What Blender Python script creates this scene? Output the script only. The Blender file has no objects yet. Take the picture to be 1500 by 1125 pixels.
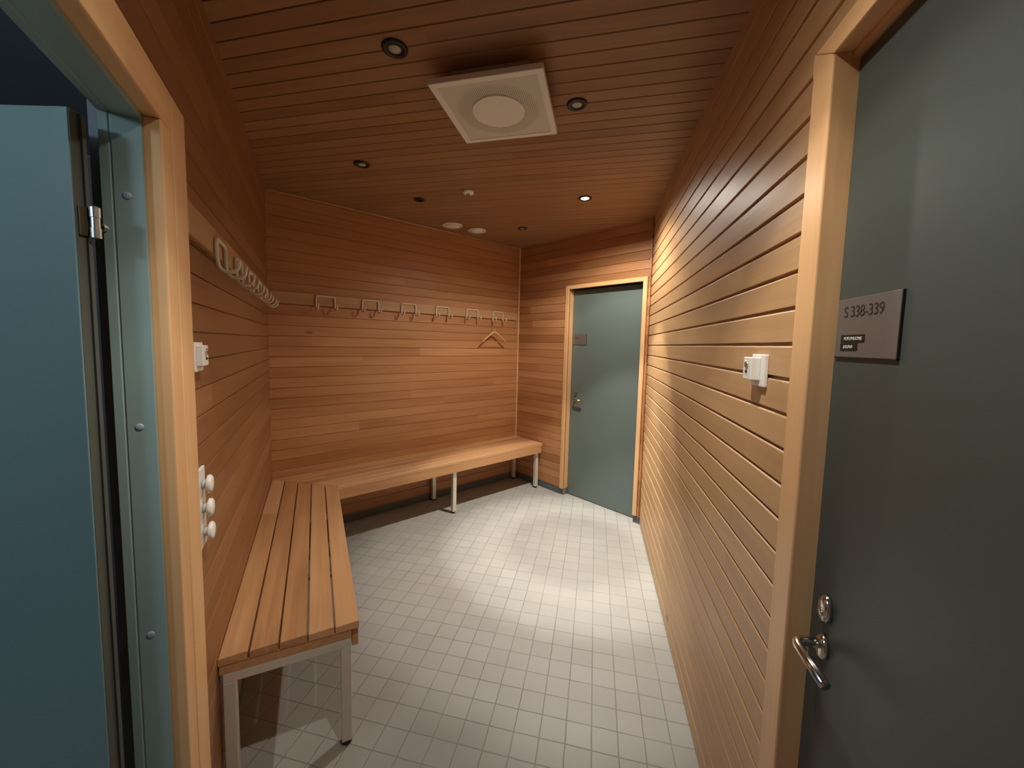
import bpy, bmesh, math, random
from mathutils import Vector, Matrix
random.seed(4)
SC = bpy.context.scene
COL = SC.collection
PI = math.pi

# ------------------------------------------------------------------ plan of the room (metres)
LB = Vector((-2.2608, 2.3299))      # corner of left wall and back wall
BF = Vector((-0.8364, 4.2430))      # corner of back wall and far wall
FR = Vector((0.4207, 3.3662))       # corner of far wall and right wall
XR = 0.4207
H = 2.535
dL = Vector((-0.62816, 0.77808))
YE = -0.62                          # the narrow end behind the viewer
nL = Vector((dL.y, -dL.x))
tE = (LB.y - YE) / dL.y
LE = LB - dL * tE                   # left wall end
SL = tE


class Frame:
    "local frame: x along the wall, y into the room, z up"
    def __init__(s, origin, xdir):
        x = Vector((xdir[0], xdir[1])).normalized()
        s.o = Vector((origin[0], origin[1], 0)); s.ang = math.atan2(x.y, x.x); s.x = x
        s.y = Vector((-x.y, x.x))
        s.m = Matrix.Translation(s.o) @ Matrix.Rotation(s.ang, 4, 'Z')

    def at(s, u, w, z=0):
        return s.m @ Vector((u, w, z))


FL = Frame(LB, -dL)
LBK = (BF - LB).length
FB = Frame(BF, LB - BF)             # u = LBK - distance from the left corner
LFR = (FR - BF).length
FF = Frame(FR, BF - FR)             # u = LFR - distance from the back corner
FRW = Frame((XR, 0), (0, 1))
FE = Frame(LE, (1, 0))
W0 = Frame((0, 0), (1, 0))


# ------------------------------------------------------------------ tags and objects
def tag(o, label=None, cat=None, group=None, kind=None):
    if label: o['label'] = label
    if cat: o['category'] = cat
    if group: o['group'] = group
    if kind: o['kind'] = kind
    return o


def empty(name, frame, u, w, z, rz=0):
    o = bpy.data.objects.new(name, None); COL.objects.link(o)
    o.empty_display_size = .05
    o.matrix_world = frame.m @ Matrix.Translation((u, w, z)) @ Matrix.Rotation(rz, 4, 'Z')
    return o


def mesh_obj(name, bm, mat, parent=None, frame=None, loc=None, smooth=False, bevel=0, seg=2):
    bmesh.ops.recalc_face_normals(bm, faces=bm.faces)
    me = bpy.data.meshes.new(name)
    bm.to_mesh(me); bm.free()
    mats = mat if isinstance(mat, (list, tuple)) else [mat]
    for m_ in mats: me.materials.append(m_)
    if smooth:
        for p in me.polygons: p.use_smooth = True
    o = bpy.data.objects.new(name, me); COL.objects.link(o)
    if parent: o.parent = parent
    elif frame: o.matrix_world = frame.m.copy()
    if loc: o.location = o.location + Vector(loc)
    if bevel:
        b = o.modifiers.new('bevel', 'BEVEL'); b.width = bevel; b.segments = seg
        b.limit_method = 'ANGLE'; b.angle_limit = math.radians(40)
        if smooth is None:
            pass
    return o


def NB(): return bmesh.new()


def box(bm, x0, x1, y0, y1, z0, z1, mi=0):
    v = [bm.verts.new((x, y, z)) for x in (x0, x1) for y in (y0, y1) for z in (z0, z1)]
    for f in ((0, 1, 3, 2), (4, 6, 7, 5), (0, 4, 5, 1), (2, 3, 7, 6), (0, 2, 6, 4), (1, 5, 7, 3)):
        bm.faces.new([v[i] for i in f]).material_index = mi
    return bm


def prism(bm, poly, z0, z1, mi=0):
    a = [bm.verts.new((x, y, z0)) for x, y in poly]; b = [bm.verts.new((x, y, z1)) for x, y in poly]
    n = len(poly)
    bm.faces.new(a[::-1]).material_index = mi; bm.faces.new(b).material_index = mi
    for i in range(n):
        bm.faces.new((a[i], a[(i + 1) % n], b[(i + 1) % n], b[i])).material_index = mi
    return bm


def lathe(bm, prof, c=(0, 0, 0), axis='z', n=32, mi=0, sx=1, sy=1, cap=True):
    "prof: list of (radius, height) ; axis: z, y or x"
    rings = []
    for r, h in prof:
        ring = []
        for i in range(n):
            a = 2 * PI * i / n; p = (r * math.cos(a) * sx, r * math.sin(a) * sy, h)
            if axis == 'y': p = (p[0], p[2], p[1])
            elif axis == 'x': p = (p[2], p[0], p[1])
            ring.append(bm.verts.new((p[0] + c[0], p[1] + c[1], p[2] + c[2])))
        rings.append(ring)
    for a, b in zip(rings, rings[1:]):
        for i in range(n):
            bm.faces.new((a[i], a[(i + 1) % n], b[(i + 1) % n], b[i])).material_index = mi
    if cap:
        for r, k in ((rings[0], 0), (rings[-1], 1)):
            bm.faces.new(r if k else r[::-1]).material_index = mi
    return bm


def tube(bm, pts, r, n=10, mi=0):
    pts = [Vector(p) for p in pts]; rings = []
    rr = r if isinstance(r, (list, tuple)) else [r] * len(pts)
    T = []
    for i in range(len(pts)):
        a = pts[max(0, i - 1)]; b = pts[min(len(pts) - 1, i + 1)]
        T.append((b - a).normalized())
    up = Vector((0, 0, 1)) if abs(T[0].z) < .9 else Vector((1, 0, 0))
    N = (up - T[0] * up.dot(T[0])).normalized()
    for i, p in enumerate(pts):
        N = (N - T[i] * N.dot(T[i])).normalized(); B = T[i].cross(N)
        rings.append([bm.verts.new(p + (N * math.cos(2 * PI * k / n) + B * math.sin(2 * PI * k / n)) * rr[i]) for k in range(n)])
    for a, b in zip(rings, rings[1:]):
        for i in range(n):
            bm.faces.new((a[i], a[(i + 1) % n], b[(i + 1) % n], b[i])).material_index = mi
    bm.faces.new(rings[0][::-1]).material_index = mi; bm.faces.new(rings[-1]).material_index = mi
    return bm


def rounded(pts, r, n=5):
    "polyline with its inner corners rounded"
    P = [Vector(p) for p in pts]; out = [P[0]]
    for i in range(1, len(P) - 1):
        a = (P[i - 1] - P[i]); b = (P[i + 1] - P[i]); q = min(r, a.length * .49, b.length * .49)
        A = P[i] + a.normalized() * q; B = P[i] + b.normalized() * q
        for k in range(n + 1):
            t = k / n; out.append((1 - t) ** 2 * A + 2 * t * (1 - t) * P[i] + t * t * B)
    out.append(P[-1]); return out


# ------------------------------------------------------------------ materials
def new_mat(name):
    m = bpy.data.materials.new(name); m.use_nodes = True
    nt = m.node_tree; nt.nodes.clear()
    out = nt.nodes.new('ShaderNodeOutputMaterial'); b = nt.nodes.new('ShaderNodeBsdfPrincipled')
    nt.links.new(b.outputs[0], out.inputs[0])
    return m, nt, b


def plain(name, col, rough=.5, metal=0, noise=.0, scale=30, bump=0):
    m, nt, b = new_mat(name)
    b.inputs['Roughness'].default_value = rough; b.inputs['Metallic'].default_value = metal
    tc = nt.nodes.new('ShaderNodeTexCoord'); n = nt.nodes.new('ShaderNodeTexNoise')
    n.inputs['Scale'].default_value = scale; n.inputs['Detail'].default_value = 4
    nt.links.new(tc.outputs['Object'], n.inputs['Vector'])
    r = nt.nodes.new('ShaderNodeMix'); r.data_type = 'RGBA'
    r.inputs[6].default_value = (*[c * (1 - noise) for c in col], 1)
    r.inputs[7].default_value = (*[min(1, c * (1 + noise)) for c in col], 1)
    nt.links.new(n.outputs['Fac'], r.inputs[0]); nt.links.new(r.outputs[2], b.inputs['Base Color'])
    if bump:
        bp = nt.nodes.new('ShaderNodeBump'); bp.inputs['Strength'].default_value = bump; bp.inputs['Distance'].default_value = .002
        nt.links.new(n.outputs['Fac'], bp.inputs['Height']); nt.links.new(bp.outputs[0], b.inputs['Normal'])
    return m


def wood(name, dark, mid, light, rows=None, pitch=.079, phase=0., along='X', rough=.42, joint=2.3, vary=1.0, knots=True, seed=0.):
    """boards running along one axis; rows = axis across the boards (None: a single board, varied per object)"""
    m, nt, b = new_mat(name); N = nt.nodes.new; L = nt.links.new
    tc = N('ShaderNodeTexCoord'); sp = N('ShaderNodeSeparateXYZ'); L(tc.outputs['Object'], sp.inputs[0])

    def math_(op, a, c=None, d=None):
        n = N('ShaderNodeMath'); n.operation = op
        for i, v in enumerate((a, c, d)):
            if v is None: continue
            if isinstance(v, (int, float)): n.inputs[i].default_value = v
            else: L(v, n.inputs[i])
        return n.outputs[0]
    ax = {'X': 0, 'Y': 1, 'Z': 2}
    A = sp.outputs[ax[along]]
    if rows:
        row = math_('FLOOR', math_('DIVIDE', math_('SUBTRACT', sp.outputs[ax[rows]], phase), pitch))
    else:
        oi = N('ShaderNodeObjectInfo'); row = math_('MULTIPLY', oi.outputs['Random'], 91.7)
    w1 = N('ShaderNodeTexWhiteNoise'); w1.noise_dimensions = '1D'; L(math_('ADD', row, seed + .5), w1.inputs['W'])
    cell = math_('FLOOR', math_('ADD', math_('DIVIDE', A, joint), math_('MULTIPLY', w1.outputs['Value'], 9.3)))
    cv = N('ShaderNodeCombineXYZ'); L(row, cv.inputs[0]); L(cell, cv.inputs[1]); cv.inputs[2].default_value = seed
    w2 = N('ShaderNodeTexWhiteNoise'); w2.noise_dimensions = '3D'; L(cv.outputs[0], w2.inputs['Vector'])
    brd = w2.outputs['Value']
    # grain: stretched noise, shifted per board
    mp = N('ShaderNodeMapping'); L(tc.outputs['Object'], mp.inputs['Vector'])
    sc = [38., 38., 38.]; sc[ax[along]] = 1.6; mp.inputs['Scale'].default_value = sc
    g = N('ShaderNodeTexNoise'); g.noise_dimensions = '4D'; g.inputs['Scale'].default_value = 1.; g.inputs['Detail'].default_value = 6
    g.inputs['Roughness'].default_value = .62; g.inputs['Distortion'].default_value = .6
    L(mp.outputs[0], g.inputs['Vector']); L(math_('MULTIPLY', brd, 37.), g.inputs['W'])
    mp2 = N('ShaderNodeMapping'); L(tc.outputs['Object'], mp2.inputs['Vector'])
    sc = [9., 9., 9.]; sc[ax[along]] = 1.1; mp2.inputs['Scale'].default_value = sc
    g2 = N('ShaderNodeTexNoise'); g2.noise_dimensions = '4D'; g2.inputs['Scale'].default_value = 1.; g2.inputs['Detail'].default_value = 3
    L(mp2.outputs[0], g2.inputs['Vector']); L(math_('MULTIPLY', brd, 53.), g2.inputs['W'])
    t = math_('ADD', math_('MULTIPLY', math_('SUBTRACT', g.outputs['Fac'], .5), .85),
              math_('MULTIPLY', math_('SUBTRACT', g2.outputs['Fac'], .5), .8))
    t = math_('ADD', t, math_('MULTIPLY', math_('SUBTRACT', brd, .5), .62 * vary))
    t = math_('ADD', t, .5)
    cr = N('ShaderNodeValToRGB'); L(t, cr.inputs[0])
    e = cr.color_ramp.elements; e[0].position = .1; e[0].color = (*dark, 1); e[1].position = .92; e[1].color = (*light, 1)
    k = cr.color_ramp.elements.new(.5); k.color = (*mid, 1)
    colr = cr.outputs[0]
    if knots:
        mp3 = N('ShaderNodeMapping'); L(tc.outputs['Object'], mp3.inputs['Vector'])
        sc = [5., 5., 5.]; sc[ax[along]] = 2.1; mp3.inputs['Scale'].default_value = sc
        mp3.inputs['Location'].default_value = (seed * 3.1, 0.37, seed)
        v = N('ShaderNodeTexVoronoi'); v.inputs['Scale'].default_value = 1.; L(mp3.outputs[0], v.inputs['Vector'])
        f = N('ShaderNodeMapRange'); L(v.outputs['Distance'], f.inputs[0])
        f.inputs[1].default_value = .035; f.inputs[2].default_value = .085; f.inputs[3].default_value = 1.; f.inputs[4].default_value = 0.
        wv = N('ShaderNodeSeparateColor'); L(v.outputs['Color'], wv.inputs[0])
        gate = math_('GREATER_THAN', wv.outputs[0], .55)
        mx = N('ShaderNodeMix'); mx.data_type = 'RGBA'; L(math_('MULTIPLY', math_('MULTIPLY', f.outputs[0], gate), .75), mx.inputs[0])
        L(colr, mx.inputs[6]); mx.inputs[7].default_value = (*[c * .38 for c in dark], 1)
        colr = mx.outputs[2]
    L(colr, b.inputs['Base Color'])
    rr = N('ShaderNodeMapRange'); L(g2.outputs['Fac'], rr.inputs[0]); rr.inputs[3].default_value = rough - .08; rr.inputs[4].default_value = rough + .1
    L(rr.outputs[0], b.inputs['Roughness'])
    b.inputs['Specular IOR Level'].default_value = .42
    bp = N('ShaderNodeBump'); bp.inputs['Strength'].default_value = .25; bp.inputs['Distance'].default_value = .0015
    L(math_('ADD', g.outputs['Fac'], math_('MULTIPLY', g2.outputs['Fac'], 1.6)), bp.inputs['Height']); L(bp.outputs[0], b.inputs['Normal'])
    return m


def tiles(name, px, py, ox, oy, c1, c2, grout, rough=.45):
    m, nt, b = new_mat(name); N = nt.nodes.new; L = nt.links.new
    tc = N('ShaderNodeTexCoord'); sp = N('ShaderNodeSeparateXYZ'); L(tc.outputs['Object'], sp.inputs[0])

    def M(op, a, c=None):
        n = N('ShaderNodeMath'); n.operation = op
        for i, v in enumerate((a, c)):
            if v is None: continue
            if isinstance(v, (int, float)): n.inputs[i].default_value = v
            else: L(v, n.inputs[i])
        return n.outputs[0]
    wob = N('ShaderNodeTexNoise'); wob.inputs['Scale'].default_value = 14.; L(tc.outputs['Object'], wob.inputs['Vector'])
    wv = M('MULTIPLY', M('SUBTRACT', wob.outputs['Fac'], .5), .004)
    fx = M('DIVIDE', M('ADD', M('SUBTRACT', sp.outputs[0], ox), wv), px); fy = M('DIVIDE', M('ADD', M('SUBTRACT', sp.outputs[1], oy), wv), py)
    dx = M('MULTIPLY', M('SUBTRACT', .5, M('ABSOLUTE', M('SUBTRACT', M('FRACT', fx), .5))), px)
    dy = M('MULTIPLY', M('SUBTRACT', .5, M('ABSOLUTE', M('SUBTRACT', M('FRACT', fy), .5))), py)
    d = M('MINIMUM', dx, dy)
    mr = N('ShaderNodeMapRange'); mr.interpolation_type = 'SMOOTHSTEP'; L(d, mr.inputs[0])
    mr.inputs[1].default_value = .0008; mr.inputs[2].default_value = .0030
    cv = N('ShaderNodeCombineXYZ'); L(M('FLOOR', fx), cv.inputs[0]); L(M('FLOOR', fy), cv.inputs[1])
    wn = N('ShaderNodeTexWhiteNoise'); L(cv.outputs[0], wn.inputs['Vector'])
    n2 = N('ShaderNodeTexNoise'); n2.inputs['Scale'].default_value = 6; n2.inputs['Detail'].default_value = 5; L(tc.outputs['Object'], n2.inputs['Vector'])
    tf = M('ADD', M('MULTIPLY', wn.outputs['Value'], .5), M('MULTIPLY', n2.outputs['Fac'], .5))
    t1 = N('ShaderNodeMix'); t1.data_type = 'RGBA'; L(tf, t1.inputs[0]); t1.inputs[6].default_value = (*c1, 1); t1.inputs[7].default_value = (*c2, 1)
    # grout is patchy: some joints paler, some darker
    n3 = N('ShaderNodeTexNoise'); n3.inputs['Scale'].default_value = 3.; L(tc.outputs['Object'], n3.inputs['Vector'])
    gm = N('ShaderNodeMix'); gm.data_type = 'RGBA'; mr3 = N('ShaderNodeMapRange'); L(n3.outputs['Fac'], mr3.inputs[0])
    mr3.inputs[1].default_value = .4; mr3.inputs[2].default_value = .65; L(mr3.outputs[0], gm.inputs[0])
    gm.inputs[6].default_value = (*grout, 1); gm.inputs[7].default_value = (*[c * 1.35 for c in grout], 1)
    t2 = N('ShaderNodeMix'); t2.data_type = 'RGBA'; L(mr.outputs[0], t2.inputs[0]); L(gm.outputs[2], t2.inputs[6]); L(t1.outputs[2], t2.inputs[7])
    L(t2.outputs[2], b.inputs['Base Color']); b.inputs['Roughness'].default_value = rough
    bp = N('ShaderNodeBump'); bp.inputs['Strength'].default_value = .6; bp.inputs['Distance'].default_value = .0015
    L(M('ADD', mr.outputs[0], M('MULTIPLY', n2.outputs['Fac'], .35)), bp.inputs['Height']); L(bp.outputs[0], b.inputs['Normal'])
    return m


def emit(name, col, s):
    m = bpy.data.materials.new(name); m.use_nodes = True; nt = m.node_tree; nt.nodes.clear()
    out = nt.nodes.new('ShaderNodeOutputMaterial'); e = nt.nodes.new('ShaderNodeEmission')
    e.inputs[0].default_value = (*col, 1); e.inputs[1].default_value = s; nt.links.new(e.outputs[0], out.inputs[0]); return m


RP, RPH = .0792, .009               # board pitch and phase on the walls
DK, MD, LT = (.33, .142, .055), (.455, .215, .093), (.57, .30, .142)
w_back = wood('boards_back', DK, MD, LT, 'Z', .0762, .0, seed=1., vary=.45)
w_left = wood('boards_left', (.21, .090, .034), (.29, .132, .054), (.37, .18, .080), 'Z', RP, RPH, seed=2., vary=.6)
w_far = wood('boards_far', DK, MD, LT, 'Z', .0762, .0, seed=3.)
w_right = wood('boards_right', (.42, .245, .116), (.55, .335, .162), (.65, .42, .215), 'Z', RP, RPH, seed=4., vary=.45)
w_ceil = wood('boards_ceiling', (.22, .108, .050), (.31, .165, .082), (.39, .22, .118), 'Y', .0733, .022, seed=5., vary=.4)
TR = ((.62, .345, .15), (.76, .455, .22), (.84, .54, .28))
w_trimz = wood('trim_wood_upright', *TR, None, along='Z', rough=.36, joint=9., vary=.35, seed=6.)
w_trimx = wood('trim_wood_level', *TR, None, along='X', rough=.36, joint=9., vary=.35, seed=7.)
w_rail = wood('rail_wood', (.36, .19, .09), (.46, .26, .13), (.55, .33, .175), None, along='X', joint=1.7, vary=.5, seed=8.)
BEN = ((.38, .185, .078), (.56, .305, .14), (.68, .40, .205))
w_bench = wood('bench_slat_wood', *BEN, 'Y', .0862, -.003, 'X', rough=.38, joint=9., vary=.8, seed=9.)
w_apron = wood('bench_apron_wood', *BEN, None, along='X', rough=.38, joint=2.2, vary=.3, seed=10.)
w_hang = wood('hanger_wood', (.45, .24, .09), (.58, .34, .14), (.68, .42, .19), None, along='X', knots=False, joint=9)
m_floor = tiles('floor_tiles', .0985, .0966, .340, 1.956, (.335, .335, .318), (.40, .40, .378), (.215, .212, .20))
m_skirt = plain('skirting_tile', (.105, .125, .13), .35, noise=.12, scale=12)
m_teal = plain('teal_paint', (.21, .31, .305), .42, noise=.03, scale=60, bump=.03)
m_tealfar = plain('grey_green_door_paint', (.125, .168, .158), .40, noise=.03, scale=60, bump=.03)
m_frame = plain('teal_paint_lit', (.27, .38, .37), .42, noise=.03, scale=60, bump=.03)  # same teal, lifted to put the lamp light on the frame into its colour
m_tealnear = plain('grey_green_door_paint_shaded', (.056, .070, .064), .42, noise=.03, scale=60, bump=.03)  # same door paint, darkened to put the dim edge of view into its colour
m_edge = plain('dark_olive_edge_paint', (.085, .095, .08), .5, noise=.05)
m_seal = plain('black_gap_filler', (.012, .012, .012), .7)  # black filler: shade in the doorway grooves, packing behind the frame
m_steel = plain('brushed_steel', (.62, .60, .55), .38, 1, noise=.06, scale=40)
m_bench_steel = plain('painted_bench_steel', (.74, .71, .63), .42, .30, noise=.06, scale=25)
m_chrome = plain('chrome', (.72, .70, .66), .16, 1, noise=.02)
m_darkbrass = plain('dark_brass', (.10, .085, .045), .45, .6, noise=.1)
m_brass = plain('dull_brass', (.32, .25, .14), .35, 1, noise=.1)
m_black = plain('black_plastic', (.012, .011, .010), .45)
m_hole = plain('recess_shade_black', (.004, .004, .004), .8)  # black for the shade inside an empty recess; no hole is cut
m_white = plain('white_plastic', (.86, .85, .80), .35, noise=.02)
m_grey = plain('pale_grey_plastic', (.50, .50, .47), .4, noise=.02)
m_hook = plain('ivory_coated_rod', (.66, .58, .45), .4, noise=.05)
m_cap = plain('pale_screw_cap', (.36, .47, .56), .4)
m_vent = plain('vent_enamel', (.86, .87, .82), .5, noise=.02)
m_lens = plain('frosted_lens_unlit', (.50, .46, .38), .25, noise=.25, scale=120)
m_lit = emit('lit_lamp', (1., .95, .88), 9.)
m_sign = plain('brushed_sign_metal', (.215, .198, .185), .45, .55, noise=.08, scale=90)
m_ink = plain('sign_print', (.035, .022, .016), .6)
m_strip = plain('black_label_tape', (.010, .009, .007), .4)
m_paper = plain('label_lettering', (.55, .55, .50), .6)
m_wallpaint = plain('blue_grey_wall_paint', (.26, .28, .31), .7, noise=.05, scale=8)
m_shell = plain('grey_board', (.2, .2, .2), .8)


def perforated():
    m, nt, b = new_mat('perforated_sheet'); N = nt.nodes.new; L = nt.links.new
    tc = N('ShaderNodeTexCoord'); sp = N('ShaderNodeSeparateXYZ'); L(tc.outputs['Object'], sp.inputs[0])

    def M(op, a, c=None):
        n = N('ShaderNodeMath'); n.operation = op
        for i, v in enumerate((a, c)):
            if v is None: continue
            if isinstance(v, (int, float)): n.inputs[i].default_value = v
            else: L(v, n.inputs[i])
        return n.outputs[0]
    p = .0072
    fx = M('SUBTRACT', M('FRACT', M('DIVIDE', sp.outputs[0], p)), .5); fy = M('SUBTRACT', M('FRACT', M('DIVIDE', sp.outputs[1], p)), .5)
    d = M('SQRT', M('ADD', M('MULTIPLY', fx, fx), M('MULTIPLY', fy, fy)))
    hole = M('LESS_THAN', d, .30)
    x, y = sp.outputs[0], sp.outputs[1]
    r = M('SQRT', M('ADD', M('MULTIPLY', x, x), M('MULTIPLY', y, y)))
    inn = N('ShaderNodeMapRange'); L(r, inn.inputs[0]); inn.inputs[1].default_value = .155; inn.inputs[2].default_value = .175
    inn.inputs[3].default_value = 1.; inn.inputs[4].default_value = .30      # shade of the duct behind the holes, painted into the sheet colour
    mx = N('ShaderNodeMix'); mx.data_type = 'RGBA'; L(M('MULTIPLY', hole, inn.outputs[0]), mx.inputs[0])
    mx.inputs[6].default_value = (.74, .74, .68, 1); mx.inputs[7].default_value = (.05, .04, .03, 1)
    L(mx.outputs[2], b.inputs['Base Color']); b.inputs['Roughness'].default_value = .5
    return m


m_perf = perforated()


# ------------------------------------------------------------------ board-clad walls
def board_panel(bm, u0, u1, z0, z1, pitch, phase, gap=.0032, depth=.006, ch=.0018):
    k0 = math.floor((z0 - phase) / pitch) - 1
    k1 = math.ceil((z1 - phase) / pitch) + 1
    pts = []
    for k in range(k0, k1):
        a = phase + k * pitch; b = a + pitch
        pts += [(-depth, a), (-depth, a + gap * .5), (-.001, a + gap * .5), (0, a + gap * .5 + .001), (0, b - gap * .5 - ch),
                (-.0012, b - gap * .5 - ch * .45), (-ch, b - gap * .5), (-depth, b - gap * .5)]
    pr = []
    for (w, z), (w2, z2) in zip(pts, pts[1:]):                       # clip to z0..z1
        if z2 < z0 or z > z1: continue
        def cut(zc): return (w + (w2 - w) * ((zc - z) / (z2 - z) if z2 != z else 0), zc)
        A = (w, z) if z >= z0 else cut(z0); B = (w2, z2) if z2 <= z1 else cut(z1)
        if not pr or (abs(pr[-1][0] - A[0]) > 1e-7 or abs(pr[-1][1] - A[1]) > 1e-7): pr.append(A)
        pr.append(B)
    B0 = -.03
    pr = [(B0, z0)] + pr + [(B0, z1)]
    va = [bm.verts.new((u0, w, z)) for w, z in pr]; vb = [bm.verts.new((u1, w, z)) for w, z in pr]
    n = len(pr)
    for i in range(n):
        bm.faces.new((va[i], va[(i + 1) % n], vb[(i + 1) % n], vb[i]))
    bm.faces.new(va[::-1]); bm.faces.new(vb)


def wall(name, frame, mat, panels, label, pitch=RP, phase=RPH, base=(), **kw):
    bm = NB()
    for (u0, u1, z0, z1) in panels: board_panel(bm, u0, u1, z0, z1, pitch, phase, **kw)
    for (u0, u1, z0, z1) in base: box(bm, u0, u1, -.03, -.013, z0, z1)
    o = mesh_obj(name, bm, mat, frame=frame)
    return tag(o, label, 'wall', kind='structure')


ZB = .068                                                           # boards start above the skirting tile
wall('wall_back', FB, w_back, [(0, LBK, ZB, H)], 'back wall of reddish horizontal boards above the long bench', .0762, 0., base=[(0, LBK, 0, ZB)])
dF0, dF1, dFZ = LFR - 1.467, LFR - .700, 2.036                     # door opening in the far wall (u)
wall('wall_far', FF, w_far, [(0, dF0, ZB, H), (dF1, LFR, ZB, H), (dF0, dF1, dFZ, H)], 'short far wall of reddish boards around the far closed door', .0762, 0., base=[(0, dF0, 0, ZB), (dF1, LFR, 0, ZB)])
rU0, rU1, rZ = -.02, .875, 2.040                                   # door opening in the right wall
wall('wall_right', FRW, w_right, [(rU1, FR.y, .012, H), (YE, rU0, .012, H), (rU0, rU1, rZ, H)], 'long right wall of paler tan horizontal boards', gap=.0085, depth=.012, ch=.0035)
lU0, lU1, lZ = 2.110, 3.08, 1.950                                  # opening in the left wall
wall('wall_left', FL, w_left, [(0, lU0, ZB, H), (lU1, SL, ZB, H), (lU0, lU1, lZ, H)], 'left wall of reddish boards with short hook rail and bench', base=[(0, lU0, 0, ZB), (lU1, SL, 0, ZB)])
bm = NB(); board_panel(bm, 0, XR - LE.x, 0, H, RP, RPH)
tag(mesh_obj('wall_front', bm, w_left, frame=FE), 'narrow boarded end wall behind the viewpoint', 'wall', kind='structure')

# floor and ceiling
bm = NB(); box(bm, -5.2, 1.4, -2.6, 5.2, -.05, 0)
tag(mesh_obj('floor', bm, m_floor), 'floor of small square beige-grey tiles', 'floor', kind='structure')
out = [LB + Vector((-.05, .0)), BF + Vector((0, .05)), FR + Vector((.05, .03)), Vector((XR + .05, YE - .05)), LE + Vector((-.03, -.05))]
bm = NB()


def ceiling_boards(bm, poly, z, pitch, phase):
    "boards along x with a small gap between them, each cut to the room outline"
    ys = [p.y for p in poly]; k = math.floor((min(ys) - phase) / pitch)
    def xs_at(y):
        r = []
        for i in range(len(poly)):
            a, b_ = poly[i], poly[(i + 1) % len(poly)]
            if (a.y - y) * (b_.y - y) < 0: r.append(a.x + (b_.x - a.x) * (y - a.y) / (b_.y - a.y))
        return (min(r), max(r)) if len(r) >= 2 else None
    while phase + k * pitch < max(ys):
        a = phase + k * pitch + .0018; b_ = phase + (k + 1) * pitch - .0018; k += 1
        a = max(a, min(ys) + 1e-4); b_ = min(b_, max(ys) - 1e-4)
        if b_ - a < .004: continue
        A, B = xs_at(a), xs_at(b_)
        if not A or not B: continue
        c = .002
        lo = [(A[0], a, z + .008), (A[0], a, z + c), (A[0], a + c, z), (B[0], b_ - c, z), (B[0], b_, z + c), (B[0], b_, z + .008)]
        hi = [(A[1], a, z + .008), (A[1], a, z + c), (A[1], a + c, z), (B[1], b_ - c, z), (B[1], b_, z + c), (B[1], b_, z + .008)]
        v0 = [bm.verts.new(p) for p in lo]; v1 = [bm.verts.new(p) for p in hi]
        for i in range(6): bm.faces.new((v0[i], v0[(i + 1) % 6], v1[(i + 1) % 6], v1[i]))
        bm.faces.new(v0[::-1]); bm.faces.new(v1)


ceiling_boards(bm, out, H, .0733, .022)
prism(bm, [(p.x, p.y) for p in out], H + .008, H + .05)
tag(mesh_obj('ceiling', bm, w_ceil), 'boarded ceiling with downlights and a square vent', 'ceiling', kind='structure')

# skirting tiles
def skirt(name, frame, segs, label):
    bm = NB()
    for a, b_ in segs: box(bm, a, b_, -.013, -.003, 0, ZB - .001)
    tag(mesh_obj(name, bm, m_skirt, frame=frame), label, 'baseboard', kind='structure')


skirt('baseboard_back', FB, [(0.005, LBK - .005)], 'dark blue-grey skirting tile under the long bench')
skirt('baseboard_far', FF, [(0.004, dF0 - .003), (dF1 + .003, LFR - .005)], 'blue-grey skirting tile at the foot of the far wall')
skirt('baseboard_left', FL, [(0.005, lU0 - .05)], 'dark skirting tile at the foot of the left wall')

# trims in the corners
def strip(name, a, b_, r, mat, label, along='Z'):
    bm = NB(); tube(bm, [a, b_], r, 8)
    tag(mesh_obj(name, bm, mat), label, 'trim', kind='structure')


p = FB.at(.006, .006); strip('trim_1', (p.x, p.y, ZB), (p.x, p.y, H - .001), .008, w_trimz, 'thin wooden corner bead between back wall and far wall')
p = FF.at(.006, .008); strip('trim_2', (p.x, p.y, ZB), (p.x, p.y, H - .001), .008, w_far, 'thin corner bead beside the far door, at the right wall')
a, b_ = FB.at(.01, .004, H - .006), FB.at(LBK - .01, .004, H - .006)
strip('trim_3', a, b_, .007, w_rail, 'thin wooden bead where back wall meets ceiling')


def casing(name, frame, u0, u1, z0, z1, w0, w1, mat, label, parent=None):
    bm = NB(); box(bm, u0, u1, w0, w1, z0, z1)
    o = mesh_obj(name, bm, mat, frame=frame, bevel=.004, seg=3)
    return tag(o, label, 'trim', kind='structure')


# ------------------------------------------------------------------ door 1: the far door
def lever_set(door, u, w, zc, zl, direction, mat, length=.105, proj=.048, esc_r=(.0155, .027), sgn=1):
    """door furniture in the door's own frame: oval escutcheon with cylinder, rose, lever; w = door face"""
    bm = NB(); lathe(bm, [(1., 0), (1., .006), (.8, .011), (.55, .012)], (u, w, zc), 'y', 28, sx=esc_r[0], sy=esc_r[1])
    lathe(bm, [(.0085, 0), (.0085, .011), (.007, .0125)], (u, w + .002, zc - .006), 'y', 20)
    e = mesh_obj('escutcheon', bm, mat, door, smooth=True); e['label'] = 'polished oval lock escutcheon'
    bm = NB(); lathe(bm, [(.018, 0), (.018, .005), (.015, .010), (.011, .011)], (u, w, zl), 'y', 28, sx=.85, sy=1.35)
    ro = mesh_obj('rose', bm, mat, door, smooth=True)
    bm = NB()
    pts = rounded([(u, w + .008, zl + .006), (u, w + proj, zl + .006), (u + direction * length, w + proj, zl + .002)], .018, 6)
    tube(bm, pts, .0088, 14)
    ha = mesh_obj('door_handle', bm, mat, door, smooth=True); ha['label'] = 'polished lever handle'
    return e, ro, ha


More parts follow.
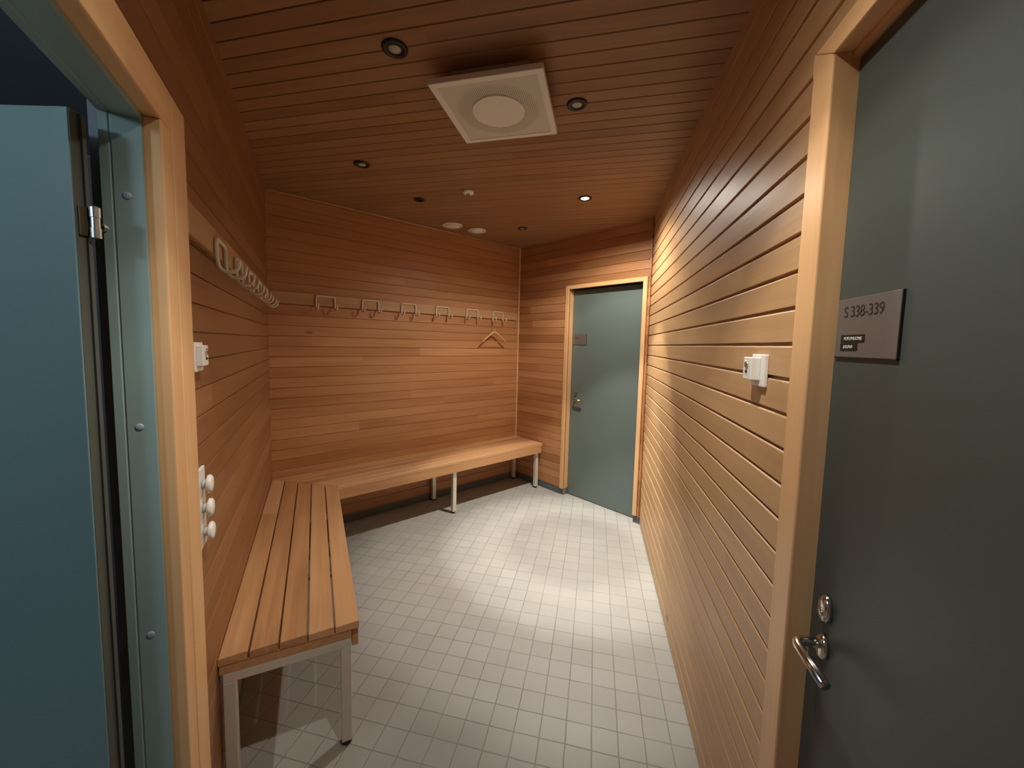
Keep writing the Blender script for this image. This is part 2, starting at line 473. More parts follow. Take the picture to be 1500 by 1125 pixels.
rec = -.067
door = empty('door_1', FF, 0, 0, 0)
tag(door, 'closed grey-green door in the far wall with small sign plate', 'door', kind='structure')
bm = NB(); box(bm, dF0 + .004, dF1 - .004, rec - .04, rec, .006, dFZ - .006)
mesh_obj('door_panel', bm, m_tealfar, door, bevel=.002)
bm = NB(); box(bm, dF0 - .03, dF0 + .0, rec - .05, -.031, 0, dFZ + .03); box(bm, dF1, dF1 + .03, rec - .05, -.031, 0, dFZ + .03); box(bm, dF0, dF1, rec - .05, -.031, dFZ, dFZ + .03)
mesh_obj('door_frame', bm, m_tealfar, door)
lever_set(door, LFR - .765, rec, 1.030, .968, -1, m_brass, length=.10, proj=.045)
bm = NB(); box(bm, dF0, dF1, rec - .09, rec - .055, 0, dFZ)
mesh_obj('door_backing', bm, m_shell, door)
casing('trim_4', FF, dF1, dF1 + .040, .064, dFZ + .036, -.012, .012, w_trimz, 'pale wooden casing board left of the far door')
casing('trim_5', FF, dF0 - .038, dF0, .064, dFZ + .036, -.012, .012, w_trimz, 'pale wooden casing board right of the far door')
casing('trim_6', FF, dF0, dF1, dFZ, dFZ + .036, -.012, .012, w_trimx, 'wooden casing board above the far door')
bm = NB(); box(bm, dF1 - .0005, dF1 + .012, rec, -.0135, .064, dFZ)
tag(mesh_obj('trim_7', bm, w_trimz, frame=FF), 'wooden reveal lining left of the far door', 'trim', kind='structure')
bm = NB(); box(bm, dF0, dF1, rec, -.0135, dFZ, dFZ + .012); tag(mesh_obj('trim_8', bm, w_trimx, frame=FF), 'wooden reveal lining above the far door', 'trim', kind='structure')

# ------------------------------------------------------------------ door 2: the near right door
rr_ = -.022
door2 = empty('door_2', FRW, 0, 0, 0)
tag(door2, 'grey-green door, shade in its colour, at right edge with sign and lever handle', 'door', kind='structure')
bm = NB(); box(bm, rU0 + .022, .8600, rr_ - .036, rr_, .008, rZ - .017)
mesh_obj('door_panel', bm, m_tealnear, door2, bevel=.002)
bm = NB(); box(bm, rU0, rU1, rr_ - .09, rr_ - .05, 0, rZ)
mesh_obj('door_backing', bm, m_shell, door2)
lever_set(door2, .807, rr_, 1.020, .945, -1, m_chrome, length=.100, proj=.050)
bm = NB()
def uzprism(bm, P, w0, w1):
    a = [bm.verts.new((u_, w0, z_)) for u_, z_ in P]; b_ = [bm.verts.new((u_, w1, z_)) for u_, z_ in P]; n = len(P)
    bm.faces.new(a); bm.faces.new(b_)
    for i in range(n): bm.faces.new((a[i], a[(i + 1) % n], b_[(i + 1) % n], b_[i]))
prism(bm, [(.8605, -.060), (.874, -.060), (.874, -.0123), (.930, -.0123), (.930, .017), (.9291, .0191), (.927, .020), (.8635, .020), (.8614, .0191), (.8605, .017)], .002, rZ - .002)
uzprism(bm, [(.8605, rZ - .002), (.930, rZ - .002), (.930, rZ + .042)], -.0123, .020)
tag(mesh_obj('trim_9', bm, w_trimz, frame=FRW), 'pale wooden casing board left of the near right door', 'trim', kind='structure')
casing('trim_10', FRW, rU0 - .047, rU0, .002, rZ + .042, -.012, .020, w_trimz, 'wooden casing board on the hinge side of the near right door')
bm = NB(); uzprism(bm, [(rU0, rZ - .002), (.8600, rZ - .002), (.9295, rZ + .042), (rU0, rZ + .042)], -.0123, .020)
tag(mesh_obj('trim_11', bm, w_trimx, frame=FRW, bevel=.003, seg=3), 'wooden casing board above the near right door', 'trim', kind='structure')
bm = NB(); box(bm, rU0, rU0 + .02, -.06, .0035, .002, rZ); tag(mesh_obj('trim_12', bm, w_trimz, frame=FRW, bevel=.003), 'wooden lining of the near right doorway, hinge side', 'trim', kind='structure')
bm = NB(); box(bm, rU0 + .02, .8605, -.06, -.0124, rZ - .012, rZ); tag(mesh_obj('trim_13', bm, w_trimx, frame=FRW), 'wooden lining above the near right door', 'trim', kind='structure')


# ------------------------------------------------------------------ text
def text_mesh(name, body, size, mat, parent, loc, basis, ext=.0004, spacing=1.0):
    cu = bpy.data.curves.new(name, 'FONT'); cu.body = body; cu.size = size; cu.extrude = ext; cu.space_character = spacing
    t = bpy.data.objects.new(name + '_tmp', cu); COL.objects.link(t)
    bpy.context.view_layer.update()
    dg = bpy.context.evaluated_depsgraph_get()
    me = bpy.data.meshes.new_from_object(t.evaluated_get(dg))
    bpy.data.objects.remove(t); me.name = name
    X, Y, Z = basis
    M_ = Matrix(((X[0], Y[0], Z[0], loc[0]), (X[1], Y[1], Z[1], loc[1]), (X[2], Y[2], Z[2], loc[2]), (0, 0, 0, 1)))
    me.transform(M_); me.materials.clear(); me.materials.append(mat)
    o = bpy.data.objects.new(name, me); COL.objects.link(o); o.parent = parent
    return o


def door_sign(frame, w, u_left, u_right, z0, z1, label, number, strips, num_h, num_z, num_gap):
    """u_left is the side where reading starts; reading runs towards smaller u"""
    s = empty('door_sign', frame, (u_left + u_right) / 2, w, z0)
    tag(s, label, 'sign')
    hw = (u_left - u_right) / 2
    bm = NB(); box(bm, -hw, hw, .0005, .0035, 0, z1 - z0)
    mesh_obj('sign_plate', bm, m_sign, s, bevel=.0008)
    bm = NB(); box(bm, -hw - .0022, -hw, .0003, .0038, -.0022, z1 - z0); box(bm, -hw - .0022, hw, .0003, .0038, -.0022, -.0)
    e_ = mesh_obj('sign_edge', bm, m_black, s); e_['label'] = 'dark edge strip'
    basis = ((-1, 0, 0), (0, 0, 1), (0, 1, 0))
    n_ = text_mesh('lettering', number, num_h * 1.38, m_ink, s, (hw - num_gap, .0037, num_z - z0), basis, spacing=.92); n_['label'] = 'dark room number lettering'
    for (txt, zz, wid, hh) in strips:
        bm = NB(); box(bm, hw - .018 - wid, hw - .018, .0036, .0046, zz - z0, zz - z0 + hh)
        st = mesh_obj('label_strip', bm, m_strip, s); st['label'] = 'small black label strip'
        tx = text_mesh('lettering', txt, hh * .62, m_paper, st, (hw - .018 - .009, .0048, zz - z0 + hh * .28), basis, spacing=1.0)
    return s


door_sign(FRW, rr_, .852, .697, 1.490, 1.594, 'large metal sign plate reading S 338-339 on the near right door', 'S 338-339',
          [('PUKUHUONE', 1.5165, .063, .0130), ('SAUNA', 1.5020, .046, .0130)], .0200, 1.5610, .019)
door_sign(FF, rec, LFR - .712, LFR - .872, 1.508, 1.610, 'small room number plate high on the far door', 'S 338', [], .0165, 1.566, .016)

# ------------------------------------------------------------------ left doorway: casing, teal frame, open leaf
casing('trim_14', FL, 1.995, 2.094, .002, 2.030, -.012, .020, w_trimz, 'pale wooden casing board left of the hook rail')
casing('trim_15', FL, 2.101, 2.165, .002, 1.944, -.012, .020, w_trimz, 'inner wooden casing strip of the left doorway')
casing('trim_16', FL, 2.094, lU1 + .17, 1.944, 2.030, -.012, .020, w_trimx, 'wooden casing board above the left doorway')
bm = NB(); box(bm, 2.094, 2.101, -.012, .012, .002, 1.944); box(bm, 2.112, 2.170, -.030, -.0125, .002, 1.944)  # black boxes stand in for shade in the groove and the frame gap
tag(mesh_obj('trim_17', bm, m_seal, frame=FL), 'black filler for the groove shade between the casing strips of the left doorway', 'trim', kind='structure')
bm = NB(); box(bm, 3.08, 3.2, -.012, .020, .002, 1.944); tag(mesh_obj('trim_18', bm, w_trimz, frame=FL, bevel=.004), 'wooden casing board on the near side of the left doorway', 'trim', kind='structure')

door3 = empty('door_3', FL, 2.175, 0, 0)
tag(door3, 'teal door standing open beyond the left doorway', 'door', kind='structure')
def fprof(bm, u0, sg):       # stepped steel jamb, deep direction -y
    x = lambda t: u0 + sg * t
    P = [(x(-.03), -.010), (x(0), -.010), (x(0), -.055), (x(-.0018), -.0565), (x(-.0018), -.0585), (x(0), -.0600), (x(.0), -.074), (x(-.03), -.074)]
    if sg < 0: P = P[::-1]
    return P
bm = NB(); prism(bm, fprof(bm, 0, 1), .0, 1.962); prism(bm, fprof(bm, lU1 - 2.175, -1), 0, 1.962)
P = [(-.010, 1.962), (-.010, 1.932), (-.055, 1.932), (-.0565, 1.9338), (-.0585, 1.9338), (-.060, 1.932), (-.074, 1.932), (-.074, 1.962)]
x0, x1 = 0, lU1 - 2.175
va = [bm.verts.new((x0, y, z)) for y, z in P]; vb = [bm.verts.new((x1, y, z)) for y, z in P]
for i in range(len(P)): bm.faces.new((va[i], va[(i + 1) % len(P)], vb[(i + 1) % len(P)], vb[i]))
bm.faces.new(va[::-1]); bm.faces.new(vb)
fr = mesh_obj('door_frame', bm, m_frame, door3)
for z in (1.778, 1.310, .850, .30):
    bm = NB(); lathe(bm, [(.0072, -.001), (.0070, .001), (.005, .0018)], (0, -.036, z), 'x', 20)
    c = mesh_obj('screw_cap', bm, m_cap, fr, smooth=True); c['label'] = 'pale round screw cap'
# leaf, in world directions
d = Vector((-.974, -.225)).normalized(); q = Vector((-d.y, d.x)) * -1
C = Vector((-.931, .534)); T_ = .029
inv = (FL.m @ Matrix.Translation((2.175, 0, 0))).inverted()
def wl(v2, z):
    return inv @ Vector((v2.x, v2.y, z))
def wprism(bm, poly, z0, z1):
    a = [bm.verts.new(wl(v, z0)) for v in poly]; b_ = [bm.verts.new(wl(v, z1)) for v in poly]; n = len(poly)
    bm.faces.new(a); bm.faces.new(b_)
    for i in range(n): bm.faces.new((a[i], a[(i + 1) % n], b_[(i + 1) % n], b_[i]))
bm = NB(); wprism(bm, [C, C + d * .88, C + d * .88 + q * T_, C + q * T_], .012, 1.903)
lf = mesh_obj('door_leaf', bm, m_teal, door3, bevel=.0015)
bm = NB(); wprism(bm, [C - d * .0012 + q * .002, C + q * .002, C + q * (T_ * .62), C - d * .0012 + q * (T_ * .62)], .014, 1.900)
wprism(bm, [C - d * .006 + q * (T_ * .62), C + q * (T_ * .62), C + q * (T_ * .86), C - d * .006 + q * (T_ * .86)], .014, 1.900)
e_ = mesh_obj('edge_strip', bm, m_edge, door3); e_['label'] = 'dark olive rebated edge of the open leaf'
hp = C + q * (T_ * .9) - d * .012
for z in (1.709, .25):
    bm = NB()
    c = wl(hp, z)
    lathe(bm, [(.0085, -.028), (.0085, -.010), (.0075, -.0095), (.0075, .0095), (.0085, .010), (.0085, .028), (.004, .031)], c, 'z', 18)
    tube(bm, [(.004, -.0765, z), (-.004, -.0725, z)], .008, 8)
    h_ = mesh_obj('hinge', bm, m_steel, door3); h_['label'] = 'steel hinge barrel'
    bm = NB()
    for (s0, s1) in ((C - d * .0025 + q * .006, C - d * .0025 + q * (T_ * .95)),):
        v = [bm.verts.new(wl(s0, z - .026)), bm.verts.new(wl(s1, z - .026)), bm.verts.new(wl(s1, z + .026)), bm.verts.new(wl(s0, z + .026))]
        v2 = [bm.verts.new(wl(t_ - d * .003, zz)) for t_, zz in ((s0, z - .026), (s1, z - .026), (s1, z + .026), (s0, z + .026))]
        bm.faces.new(v); bm.faces.new(v2)
        for i in range(4): bm.faces.new((v[i], v[(i + 1) % 4], v2[(i + 1) % 4], v2[i]))
    h_ = mesh_obj('hinge_plate', bm, m_darkbrass, h_); h_['label'] = 'dark brass hinge plate'

# the dim room beyond the left doorway
bm = NB()
def nroom(bm):
    U0, U1, Wd = .4, 4.6, -2.6
    box(bm, U0 - .05, U0, Wd, -.09, 0, 2.4)
    return U0, U1, Wd
U0, U1, Wd = .4, 4.6, -2.6
bm = NB(); box(bm, U0 - .05, U0, Wd, -.085, 0, 2.42); tag(mesh_obj('wall_side_room_end', bm, m_wallpaint, frame=FL), 'dark wall at the end of the side room', 'wall', kind='structure')
bm = NB(); box(bm, U0, U1, Wd - .05, Wd, 0, 2.42); tag(mesh_obj('wall_side_room_back', bm, m_wallpaint, frame=FL), 'blue-grey wall at the back of the side room', 'wall', kind='structure')
bm = NB(); box(bm, U1, U1 + .05, Wd, -.085, 0, 2.42); tag(mesh_obj('wall_side_room_near', bm, m_wallpaint, frame=FL), 'near wall of the side room, out of view', 'wall', kind='structure')
bm = NB(); box(bm, U0, U1, Wd, -.082, 2.42, 2.46); tag(mesh_obj('ceiling_side_room', bm, m_wallpaint, frame=FL), 'blue-grey ceiling of the dark side room', 'ceiling', kind='structure')
bm = NB()
box(bm, U0, 2.14, -.10, -.081, 0, 2.42); box(bm, lU1 + .03, U1, -.10, -.081, 0, 2.42); box(bm, 2.14, lU1 + .03, -.10, -.081, 1.965, 2.42)
tag(mesh_obj('wall_side_room_front', bm, m_wallpaint, frame=FL), 'side room face of the left wall', 'wall', kind='structure')
bm = NB()
box(bm, 2.10, 2.147, -.081, -.031, 0, 2.0); box(bm, lU1 + .03, lU1 + .06, -.081, -.031, 0, 2.0); box(bm, 2.10, lU1 + .06, -.081, -.031, 1.963, 2.02)
tag(mesh_obj('trim_19', bm, m_seal, frame=FL), 'dark packing around the teal steel frame', 'trim', kind='structure')


# ------------------------------------------------------------------ coat rails and hooks
def rail(frame, u0, u1, label):
    bm = NB(); box(bm, u0, u1, 0.0, .020, 1.757, 1.841)
    o = mesh_obj('coat_rail', bm, w_rail, frame=frame, bevel=.005, seg=3)
    return tag(o, label, 'rail')


rail(FB, .045, LBK - .004, 'long wooden rail carrying six coat hooks across the back wall')
rail(FL, .022, 1.993, 'shorter wooden rail carrying five coat hooks on the left wall')


def make_hook():
    t = empty('coat_hook', W0, 0, 0, 0)
    hw, r = .0675, .0060
    bm = NB()
    # one bent rod: prong, leg, top bar, leg, prong
    def side(s):
        return [(s * hw, .064, -.066), (s * hw, .061, -.092), (s * hw, .036, -.103), (s * hw, .012, -.092), (s * hw, .0065, -.06), (s * hw, .0065, 0)]
    pts = side(-1) + side(1)[::-1]
    tube(bm, rounded(pts, .022, 5), r, 10)
    for s in (-1, 1):
        lathe(bm, [(.001, -.006), (.0045, -.0045), (.0060, 0), (.0045, .0045), (.001, .006)], (s * hw, .064, -.064), 'z', 12)
    b_ = mesh_obj('bent_rod', bm, m_hook, t, smooth=True)
    return t


def dup(root):
    r = root.copy(); COL.objects.link(r)
    for ch in list(root.children):
        c = ch.copy(); COL.objects.link(c); c.parent = r
    return r


proto = make_hook(); used = [False]
def put_hook(frame, u, z, label, group):
    o = proto if not used[0] else dup(proto)
    used[0] = True
    o.matrix_world = frame.m @ Matrix.Translation((u, .020, z))
    tag(o, label, 'hook', group)
ordb = ['leftmost coat hook on the back wall rail, nearest the left corner', 'second coat hook from the left on the back wall rail', 'third coat hook from the left on the back wall rail',
        'fourth coat hook from the left on the back wall rail', 'fifth coat hook from the left on the back wall rail', 'rightmost coat hook on the back wall rail, holding the wooden hanger']
for i, u in enumerate((.378, .723, 1.062, 1.403, 1.742, 2.070)):
    put_hook(FB, LBK - u, 1.829, ordb[i], 'coat hooks on the back wall rail')
ordl = ['largest, nearest coat hook on the left wall rail, beside the doorway casing', 'second nearest coat hook on the left wall rail', 'third coat hook along the left wall rail, the middle one',
        'fourth coat hook along the left wall rail', 'furthest coat hook on the left wall rail, next to the corner']
for i, s in enumerate((1.66, 1.335, 1.01, .685, .36)):
    put_hook(FL, s, 1.806, ordl[i], 'coat hooks on the left wall rail')

# hanger
hu = LBK - 1.992
hg = empty('clothes_hanger', FB, hu, .070, 1.615)
tag(hg, 'small wooden clothes hanger hanging from the last hook on the back wall', 'hanger')
bm = NB()
for s in (-1, 1):
    pts = [Vector((0, 0, .006)), Vector((s * .05, .0, -.022)), Vector((s * .11, .003, -.064)), Vector((s * .168, .006, -.108))]
    q_ = rounded(pts, .02, 4); tube(bm, q_, [.0125 - .006 * i / (len(q_) - 1) for i in range(len(q_))], 10)
mesh_obj('shoulder_bar', bm, w_hang, hg, smooth=True)
bm = NB(); tube(bm, [(-.160, .008, -.096), (.160, .008, -.096)], .0042, 8); mesh_obj('trouser_bar', bm, w_hang, hg, smooth=True)
bm = NB()
pts = [(0, 0, .005), (0, 0, .060)]
for k in range(9):
    a = -PI / 2 + k * (1.45 * PI) / 8
    pts.append((0, .0 + .015 * math.cos(a) * 1, .078 + .0165 * math.sin(a) + .0))
tube(bm, [(x, y, z + .018) if i > 1 else (x, y, z) for i, (x, y, z) in enumerate(pts)], .0019, 8)
mesh_obj('wire_hook', bm, m_chrome, hg, smooth=True)

# ------------------------------------------------------------------ benches
ZT, ST = .477, .026
NBW, BP = .4247, .0862


def bench(frame, ua, ub, mitre_at, mitre_dir, flip, legs, end_u, label, rails, apron_out=.0):
    """ua: the mitred end (function of w), ub: the free end. frame x along the wall"""
    t = empty('wall_bench', frame, 0, 0, 0)
    tag(t, label, 'bench')
    sgn = 1 if ub > ua else -1
    bm = NB()
    for k in range(5):
        w0 = .001 + k * BP; w1 = w0 + BP - .0065
        if k == 4: w1 = NBW
        a0, a1 = mitre_at(w0), mitre_at(w1)
        c = .0025
        z0, z1 = ZT - ST, ZT
        prof = [(w0, z0), (w0, z1 - c), (w0 + c, z1), (w1 - c, z1), (w1, z1 - c), (w1, z0)]
        lo = [bm.verts.new((mitre_at(w), w, z)) for w, z in prof]
        hi = [bm.verts.new((ub - (sgn * .0025 if z == z1 else 0), w, z)) for w, z in prof]
        for i in range(6): bm.faces.new((lo[i], lo[(i + 1) % 6], hi[(i + 1) % 6], hi[i]))
        bm.faces.new(lo[::-1]); bm.faces.new(hi)
    seat = mesh_obj('seat', bm, w_bench, t)
    # front apron
    bm = NB(); a0, a1 = mitre_at(NBW - .024), mitre_at(NBW - .002)
    prism(bm, [(a0, NBW - .024), (ub - sgn * .012, NBW - .024), (ub - sgn * .012, NBW - .001), (mitre_at(NBW - .001), NBW - .001)], ZT - .100, ZT - ST - .0005)
    mesh_obj('apron', bm, w_apron, t, bevel=.003)
    # cross rails under the slats
    for u in rails:
        bm = NB(); box(bm, u - .020, u + .020, .004, NBW - .026, ZT - ST - .032, ZT - ST - .0005)
        c = mesh_obj('cross_rail', bm, w_apron, t)
    zs = ZT - ST - .033
    for (u, wide) in legs:
        bm = NB(); box(bm, u - .0175, u + .0175, .012, NBW - .027, zs - .033, zs)
        fr_ = mesh_obj('frame_bar', bm, m_bench_steel, t, bevel=.002)
    for (u, wide) in legs:
        for w in ((.012 + .0175), (NBW - .027 - .0175)):
            bm = NB(); box(bm, u - .0175, u + .0175, w - .0175, w + .0175, .016, zs - .0335)
            l_ = mesh_obj('leg', bm, m_bench_steel, t, bevel=.002)
            bm = NB(); lathe(bm, [(.014, 0), (.019, .003), (.019, .011), (.015, .016)], (u, w, 0), 'z', 20)
            f_ = mesh_obj('foot', bm, m_black, l_, smooth=True); f_['label'] = 'round black foot'
    return t


# the mitre: from the room corner to the meeting point of the two front edges
fa = LB + nL * NBW
yb = FB.y * NBW
# front line of the left bench: fa + t*(-dL); of the back bench: (LB + yb) + r*(BF-LB)
A_ = LB + Vector((yb.x, yb.y)); dB = (BF - LB).normalized()
den = (-dL.x) * dB.y - (-dL.y) * dB.x
tt = ((A_.x - fa.x) * dB.y - (A_.y - fa.y) * dB.x) / den
inner = fa - dL * tt
uL = (inner - LB).dot(-dL); uB = (inner - LB).dot(dB)
bench(FL, 0, 1.790, lambda w: .003 + (uL / NBW) * w, None, False, [(1.7705, 1), (.62, 1)], None,
      'near slatted wooden bench along the left wall on square steel legs', [1.768, 1.15, .62])
bench(FB, LBK, .004, lambda w: LBK - .001 - (uB / NBW) * w, None, True, [(LBK - 2.335, 1), (LBK - 1.320, 1)], None,
      'long slatted wooden bench along the back wall under the coat hooks', [LBK - 2.355, LBK - 1.32, LBK - .75])


# ------------------------------------------------------------------ ceiling fittings
def downlight(x, y, r, label, mode='off'):
    t = empty('downlight', W0, x, y, H)
    tag(t, label, 'light', 'round black-rimmed ceiling downlights')
    bm = NB()
    prof = [(r * .62, -.001), (r * .60, -.006), (r * .80, -.009), (r * .97, -.007), (r, -.002), (r, -.0005)]
    lathe(bm, prof, n=36, cap=False)
    mesh_obj('rim', bm, m_black, t, smooth=True)
    bm = NB()
    if mode == 'hole':
        lathe(bm, [(r * .60, -.0015), (r * .3, -.001), (.002, -.0008)], n=28); l = mesh_obj('recess', bm, m_hole, t, smooth=True); l['label'] = 'black disc for the shade in an empty recess'
    else:
        lathe(bm, [(r * .62, -.002), (r * .50, -.003), (r * .46, -.006), (r * .25, -.008), (.001, -.0085)], n=28)
        l = mesh_obj('lens', bm, m_lit if mode == 'lit' else m_lens, t, smooth=True)
        l['label'] = 'glowing lens' if mode == 'lit' else 'unlit frosted lens'
        if mode != 'lit':
            bm = NB(); lathe(bm, [(r * .62, -.0015), (r * .47, -.0035), (r * .50, -.007), (r * .60, -.0055)], n=28, cap=False)
            mesh_obj('inner_ring', bm, m_black, t, smooth=True)
    return t


downlight(-.733, 1.337, .046, 'dark downlight nearest the viewer, left of the square vent')
downlight(-.118, 1.779, .044, 'dark downlight just right of the square vent')
downlight(-1.378, 2.127, .047, 'dark downlight over the left part of the ceiling, near the left wall')
downlight(-1.293, 2.711, .040, 'empty round ceiling recess, its shade a black disc, left of the small detector', 'hole')
downlight(-.678, 3.509, .044, 'small far dark downlight near the back corner, beside the white discs')
downlight(-.112, 2.875, .047, 'the only shining downlight, near the right wall', 'lit')
downlight(-.120, .700, .040, 'shining downlight above the viewpoint, out of the frame', 'lit')


def disc_valve(x, y, r, label):
    t = empty('air_valve', W0, x, y, H); tag(t, label, 'vent', 'round white ceiling air valves')
    bm = NB(); lathe(bm, [(r * .80, -.0005), (r, -.003), (r * .98, -.010), (r * .82, -.014), (r * .80, -.008)], n=40, cap=False); lathe(bm, [(r * .81, -.001), (r * .81, -.004)], n=40)
    mesh_obj('rim', bm, m_white, t, smooth=True)
    bm = NB(); lathe(bm, [(r * .3, -.004), (r * .74, -.010), (r * .74, -.016), (r * .5, -.021), (.002, -.0225)], n=40)
    mesh_obj('cone', bm, m_white, t, smooth=True)


disc_valve(-1.270, 3.325, .088, 'left of the two round white air valves in the ceiling')
disc_valve(-1.100, 3.508, .084, 'right of the two round white air valves in the ceiling')
t = empty('ceiling_sensor', W0, -.889, 2.620, H); tag(t, 'small round cream detector on the ceiling above the white discs', 'sensor')
bm = NB(); lathe(bm, [(.038, -.0005), (.040, -.004), (.037, -.016), (.028, -.021), (.016, -.022)], n=32); mesh_obj('housing', bm, m_white, t, smooth=True)
bm = NB(); lathe(bm, [(.014, -.0225), (.011, -.030), (.004, -.032)], n=20); e_ = mesh_obj('sensing_tip', bm, m_brass, t, smooth=True); e_['label'] = 'darker centre tip'

# square vent
vt = empty('ceiling_vent', W0, -.427, 1.634, 2.452, math.radians(-1.0))
tag(vt, 'large square cream air diffuser hanging just below the ceiling', 'vent')
S2 = .217
bm = NB()
o_ = [(-S2, -S2), (S2, -S2), (S2, S2), (-S2, S2)]; iS = S2 - .026; i_ = [(-iS, -iS), (iS, -iS), (iS, iS), (-iS, iS)]
O0 = [bm.verts.new((x, y, 0)) for x, y in o_]; I0 = [bm.verts.new((x, y, 0)) for x, y in i_]
O1 = [bm.verts.new((x, y, .022)) for x, y in o_]; I1 = [bm.verts.new((x, y, .022)) for x, y in i_]
for k in range(4):
    j = (k + 1) % 4
    bm.faces.new((O0[k], O0[j], I0[j], I0[k])); bm.faces.new((O1[k], O1[j], I1[j], I1[k])); bm.faces.new((O0[k], O0[j], O1[j], O1[k])); bm.faces.new((I0[k], I0[j], I1[j], I1[k]))
mesh_obj('frame', bm, m_vent, vt, bevel=.003)
bm = NB(); box(bm, -iS, iS, -iS, iS, .003, .020); e_ = mesh_obj('perforated_panel', bm, m_perf, vt); e_['label'] = 'finely perforated inner panel'
bm = NB(); lathe(bm, [(.108, .0028), (.108, -.001), (.106, -.002)], n=56); e_ = mesh_obj('centre_disc', bm, m_vent, vt); e_['label'] = 'plain round disc'
bm = NB(); box(bm, -.15, .15, -.15, .15, .0225, H - 2.452 - .001); mesh_obj('duct_collar', bm, m_grey, vt)


# ------------------------------------------------------------------ wall devices
def key_switch(frame, u, z, near, label, plate=(.080, .082), mod=(.052, .058), prot=.034):
    """near = +1 if the near side is at larger u"""
    t = empty('key_switch', frame, u, 0, z); tag(t, label, 'switch')
    bm = NB(); box(bm, -plate[0] / 2, plate[0] / 2, 0, .011, -plate[1] / 2, plate[1] / 2); mesh_obj('back_plate', bm, m_white, t, bevel=.003, seg=3)
    bm = NB(); x0 = -mod[0] / 2 + .004; box(bm, x0, x0 + mod[0], .0112, prot, -mod[1] / 2 + .004, mod[1] / 2 + .004); m_ = mesh_obj('switch_body', bm, m_white, t, bevel=.0025, seg=3)
    bm = NB(); lathe(bm, [(.0095, 0), (.0095, .003), (.007, .004)], (x0 + mod[0] / 2, prot + .0003, .014), 'y', 24); e_ = mesh_obj('key_lock', bm, m_chrome, t, smooth=True); e_['label'] = 'small round metal key lock'
    bm = NB(); lathe(bm, [(.004, 0), (.003, .0035)], (x0 + mod[0] / 2, prot + .0003, -.004), 'y', 14); e_ = mesh_obj('indicator', bm, m_black, t, smooth=True); e_['label'] = 'tiny dark indicator'
    return t


key_switch(FRW, 1.122, 1.447, -1, 'white key switch on the right wall beside the near right door casing')
key_switch(FL, 1.902, 1.446, 1, 'white key switch on the left wall above the triple push button', plate=(.080, .080), mod=(.056, .056), prot=.026)
t = empty('push_button_panel', FL, 1.915, 0, 1.030); tag(t, 'tall white panel with three round buttons low on the left wall', 'switch')
bm = NB(); box(bm, -.034, .034, 0, .008, -.115, .108); mesh_obj('back_plate', bm, m_white, t, bevel=.003, seg=3)
for z in (.062, -.006, -.074):
    bm = NB(); lathe(bm, [(.014, 0), (.012, .010)], (0, .0082, z), 'y', 24, cap=True)
    s_ = mesh_obj('button_stem', bm, m_grey, t, smooth=True)
    bm = NB(); lathe(bm, [(.018, 0), (.025, .003), (.025, .009), (.020, .013), (.003, .015)], (0, .0185, z), 'y', 28)
    mesh_obj('button', bm, m_white, s_, smooth=True)


# ------------------------------------------------------------------ lights
def spot(name, loc, power, ramp, col=(1., .93, .82), rad=.026, angle=165):
    li = bpy.data.lights.new(name, 'SPOT'); li.energy = power; li.color = col; li.shadow_soft_size = rad
    li.spot_size = math.radians(angle); li.spot_blend = .35; li.use_nodes = True
    nt = li.node_tree; em = [n for n in nt.nodes if n.type == 'EMISSION'][0]
    tc = nt.nodes.new('ShaderNodeTexCoord'); sp = nt.nodes.new('ShaderNodeSeparateXYZ'); nt.links.new(tc.outputs['Normal'], sp.inputs[0])
    ab = nt.nodes.new('ShaderNodeMath'); ab.operation = 'ABSOLUTE'; nt.links.new(sp.outputs[2], ab.inputs[0])
    ac = nt.nodes.new('ShaderNodeMath'); ac.operation = 'ARCCOSINE'; nt.links.new(ab.outputs[0], ac.inputs[0])
    dg = nt.nodes.new('ShaderNodeMath'); dg.operation = 'DIVIDE'; nt.links.new(ac.outputs[0], dg.inputs[0]); dg.inputs[1].default_value = PI / 2
    cr = nt.nodes.new('ShaderNodeValToRGB'); nt.links.new(dg.outputs[0], cr.inputs[0])
    els = cr.color_ramp.elements
    while len(els) > 1: els.remove(els[-1])
    els[0].position = ramp[0][0] / 90; els[0].color = (ramp[0][1],) * 3 + (1,)
    for a, v in ramp[1:]:
        e = els.new(a / 90); e.color = (v, v, v, 1)
    cr.color_ramp.interpolation = 'EASE'
    nt.links.new(cr.outputs[0], em.inputs['Strength'])
    o = bpy.data.objects.new(name, li); COL.objects.link(o); o.location = loc
    return o


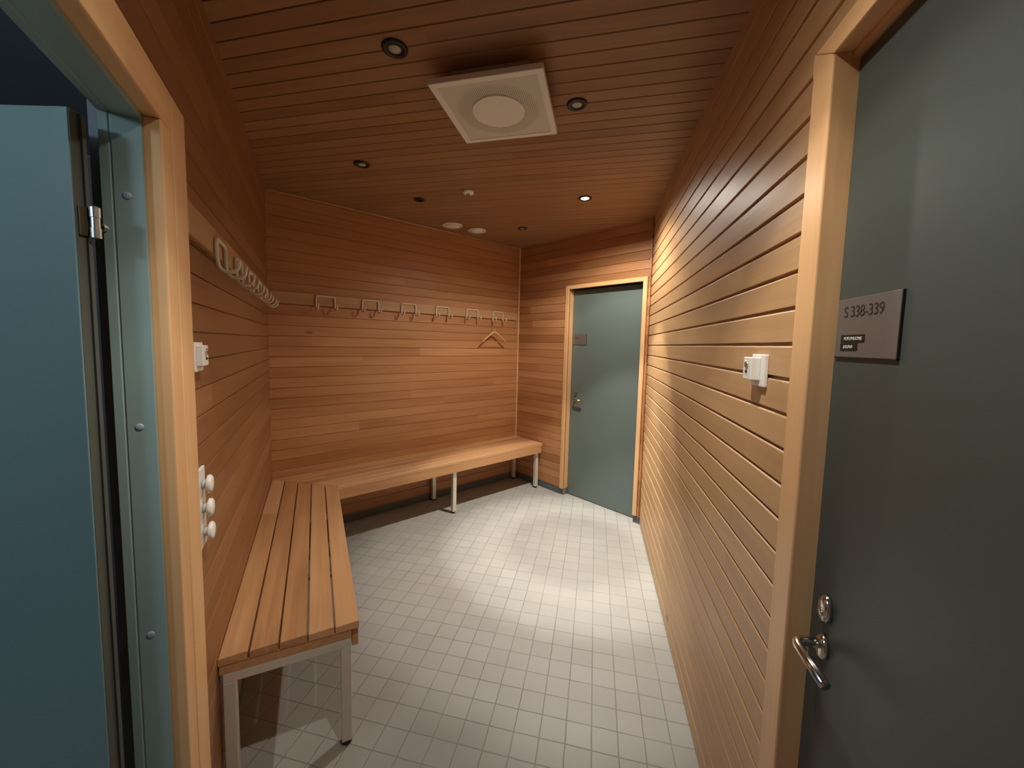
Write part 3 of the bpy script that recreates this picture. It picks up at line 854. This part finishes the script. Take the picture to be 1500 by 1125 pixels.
RAMP = [(0, .72), (9, .66), (14, .86), (18, .74), (23, .42), (29, .36), (34, .17), (40, .18), (50, .19), (60, .12), (70, .04), (80, .01)]
spot('downlight_beam', (-.112, 2.875, H - .016), 560, RAMP)
RAMP2 = [(0, .24), (15, .26), (19, .42), (24, .62), (32, .88), (37, .95), (41, .66), (45, .30), (52, .12), (62, .04), (80, .01)]
spot('downlight_beam_near', (-.120, .700, H - .016), 84, RAMP2)
la = bpy.data.lights.new('side_room_fill', 'POINT'); la.shadow_soft_size = .10; la.energy = 19.; la.color = (.66, .86, 1.)  # added cool fill to brighten the open leaf; its source is unseen
lo = bpy.data.objects.new('side_room_fill', la); COL.objects.link(lo); lo.location = FL.at(3.05, -1.05, 2.12)
bm = NB(); lathe(bm, [(.06, 2.40), (.06, 2.419)], tuple(FL.at(3.05, -1.05, 0)), 'z', 24); lathe(bm, [(.006, 2.26), (.006, 2.40)], tuple(FL.at(3.05, -1.05, 0)), 'z', 10)  # unseen fitting added to go with the fill light
tag(mesh_obj('added_lamp_fitting', bm, m_white), 'added white fitting for the unseen fill lamp in the side room', 'light')

# ------------------------------------------------------------------ world, camera, view
w = bpy.data.worlds.new('World'); SC.world = w; w.use_nodes = True
w.node_tree.nodes['Background'].inputs[0].default_value = (0, 0, 0, 1)
w.node_tree.nodes['Background'].inputs[1].default_value = 0
cam = bpy.data.cameras.new('camera'); cam.sensor_fit = 'HORIZONTAL'; cam.sensor_width = 36
cam.lens = 570.65 * 36 / 1500; cam.shift_x = (750 - 742.85) / 1500; cam.shift_y = (549.52 - 562.5) / 1500
cam.clip_start = .02
co = bpy.data.objects.new('camera', cam); COL.objects.link(co)
r = Vector((0.97514181, 0.2204696, 0.02217205)); u = Vector((-0.03914259, 0.07290602, 0.9965704)); f = Vector((-0.218097, 0.97266534, -0.07972346))
co.matrix_world = Matrix(((r.x, u.x, -f.x, 0), (r.y, u.y, -f.y, 0), (r.z, u.z, -f.z, 1.5), (0, 0, 0, 1)))
SC.camera = co
SC.view_settings.view_transform = 'Standard'; SC.view_settings.look = 'None'
SC.view_settings.exposure = 0.0; SC.view_settings.gamma = 1; SC.view_settings.use_curve_mapping = False
SC.cycles.max_bounces = 12; SC.cycles.diffuse_bounces = 8; SC.cycles.use_denoising = True
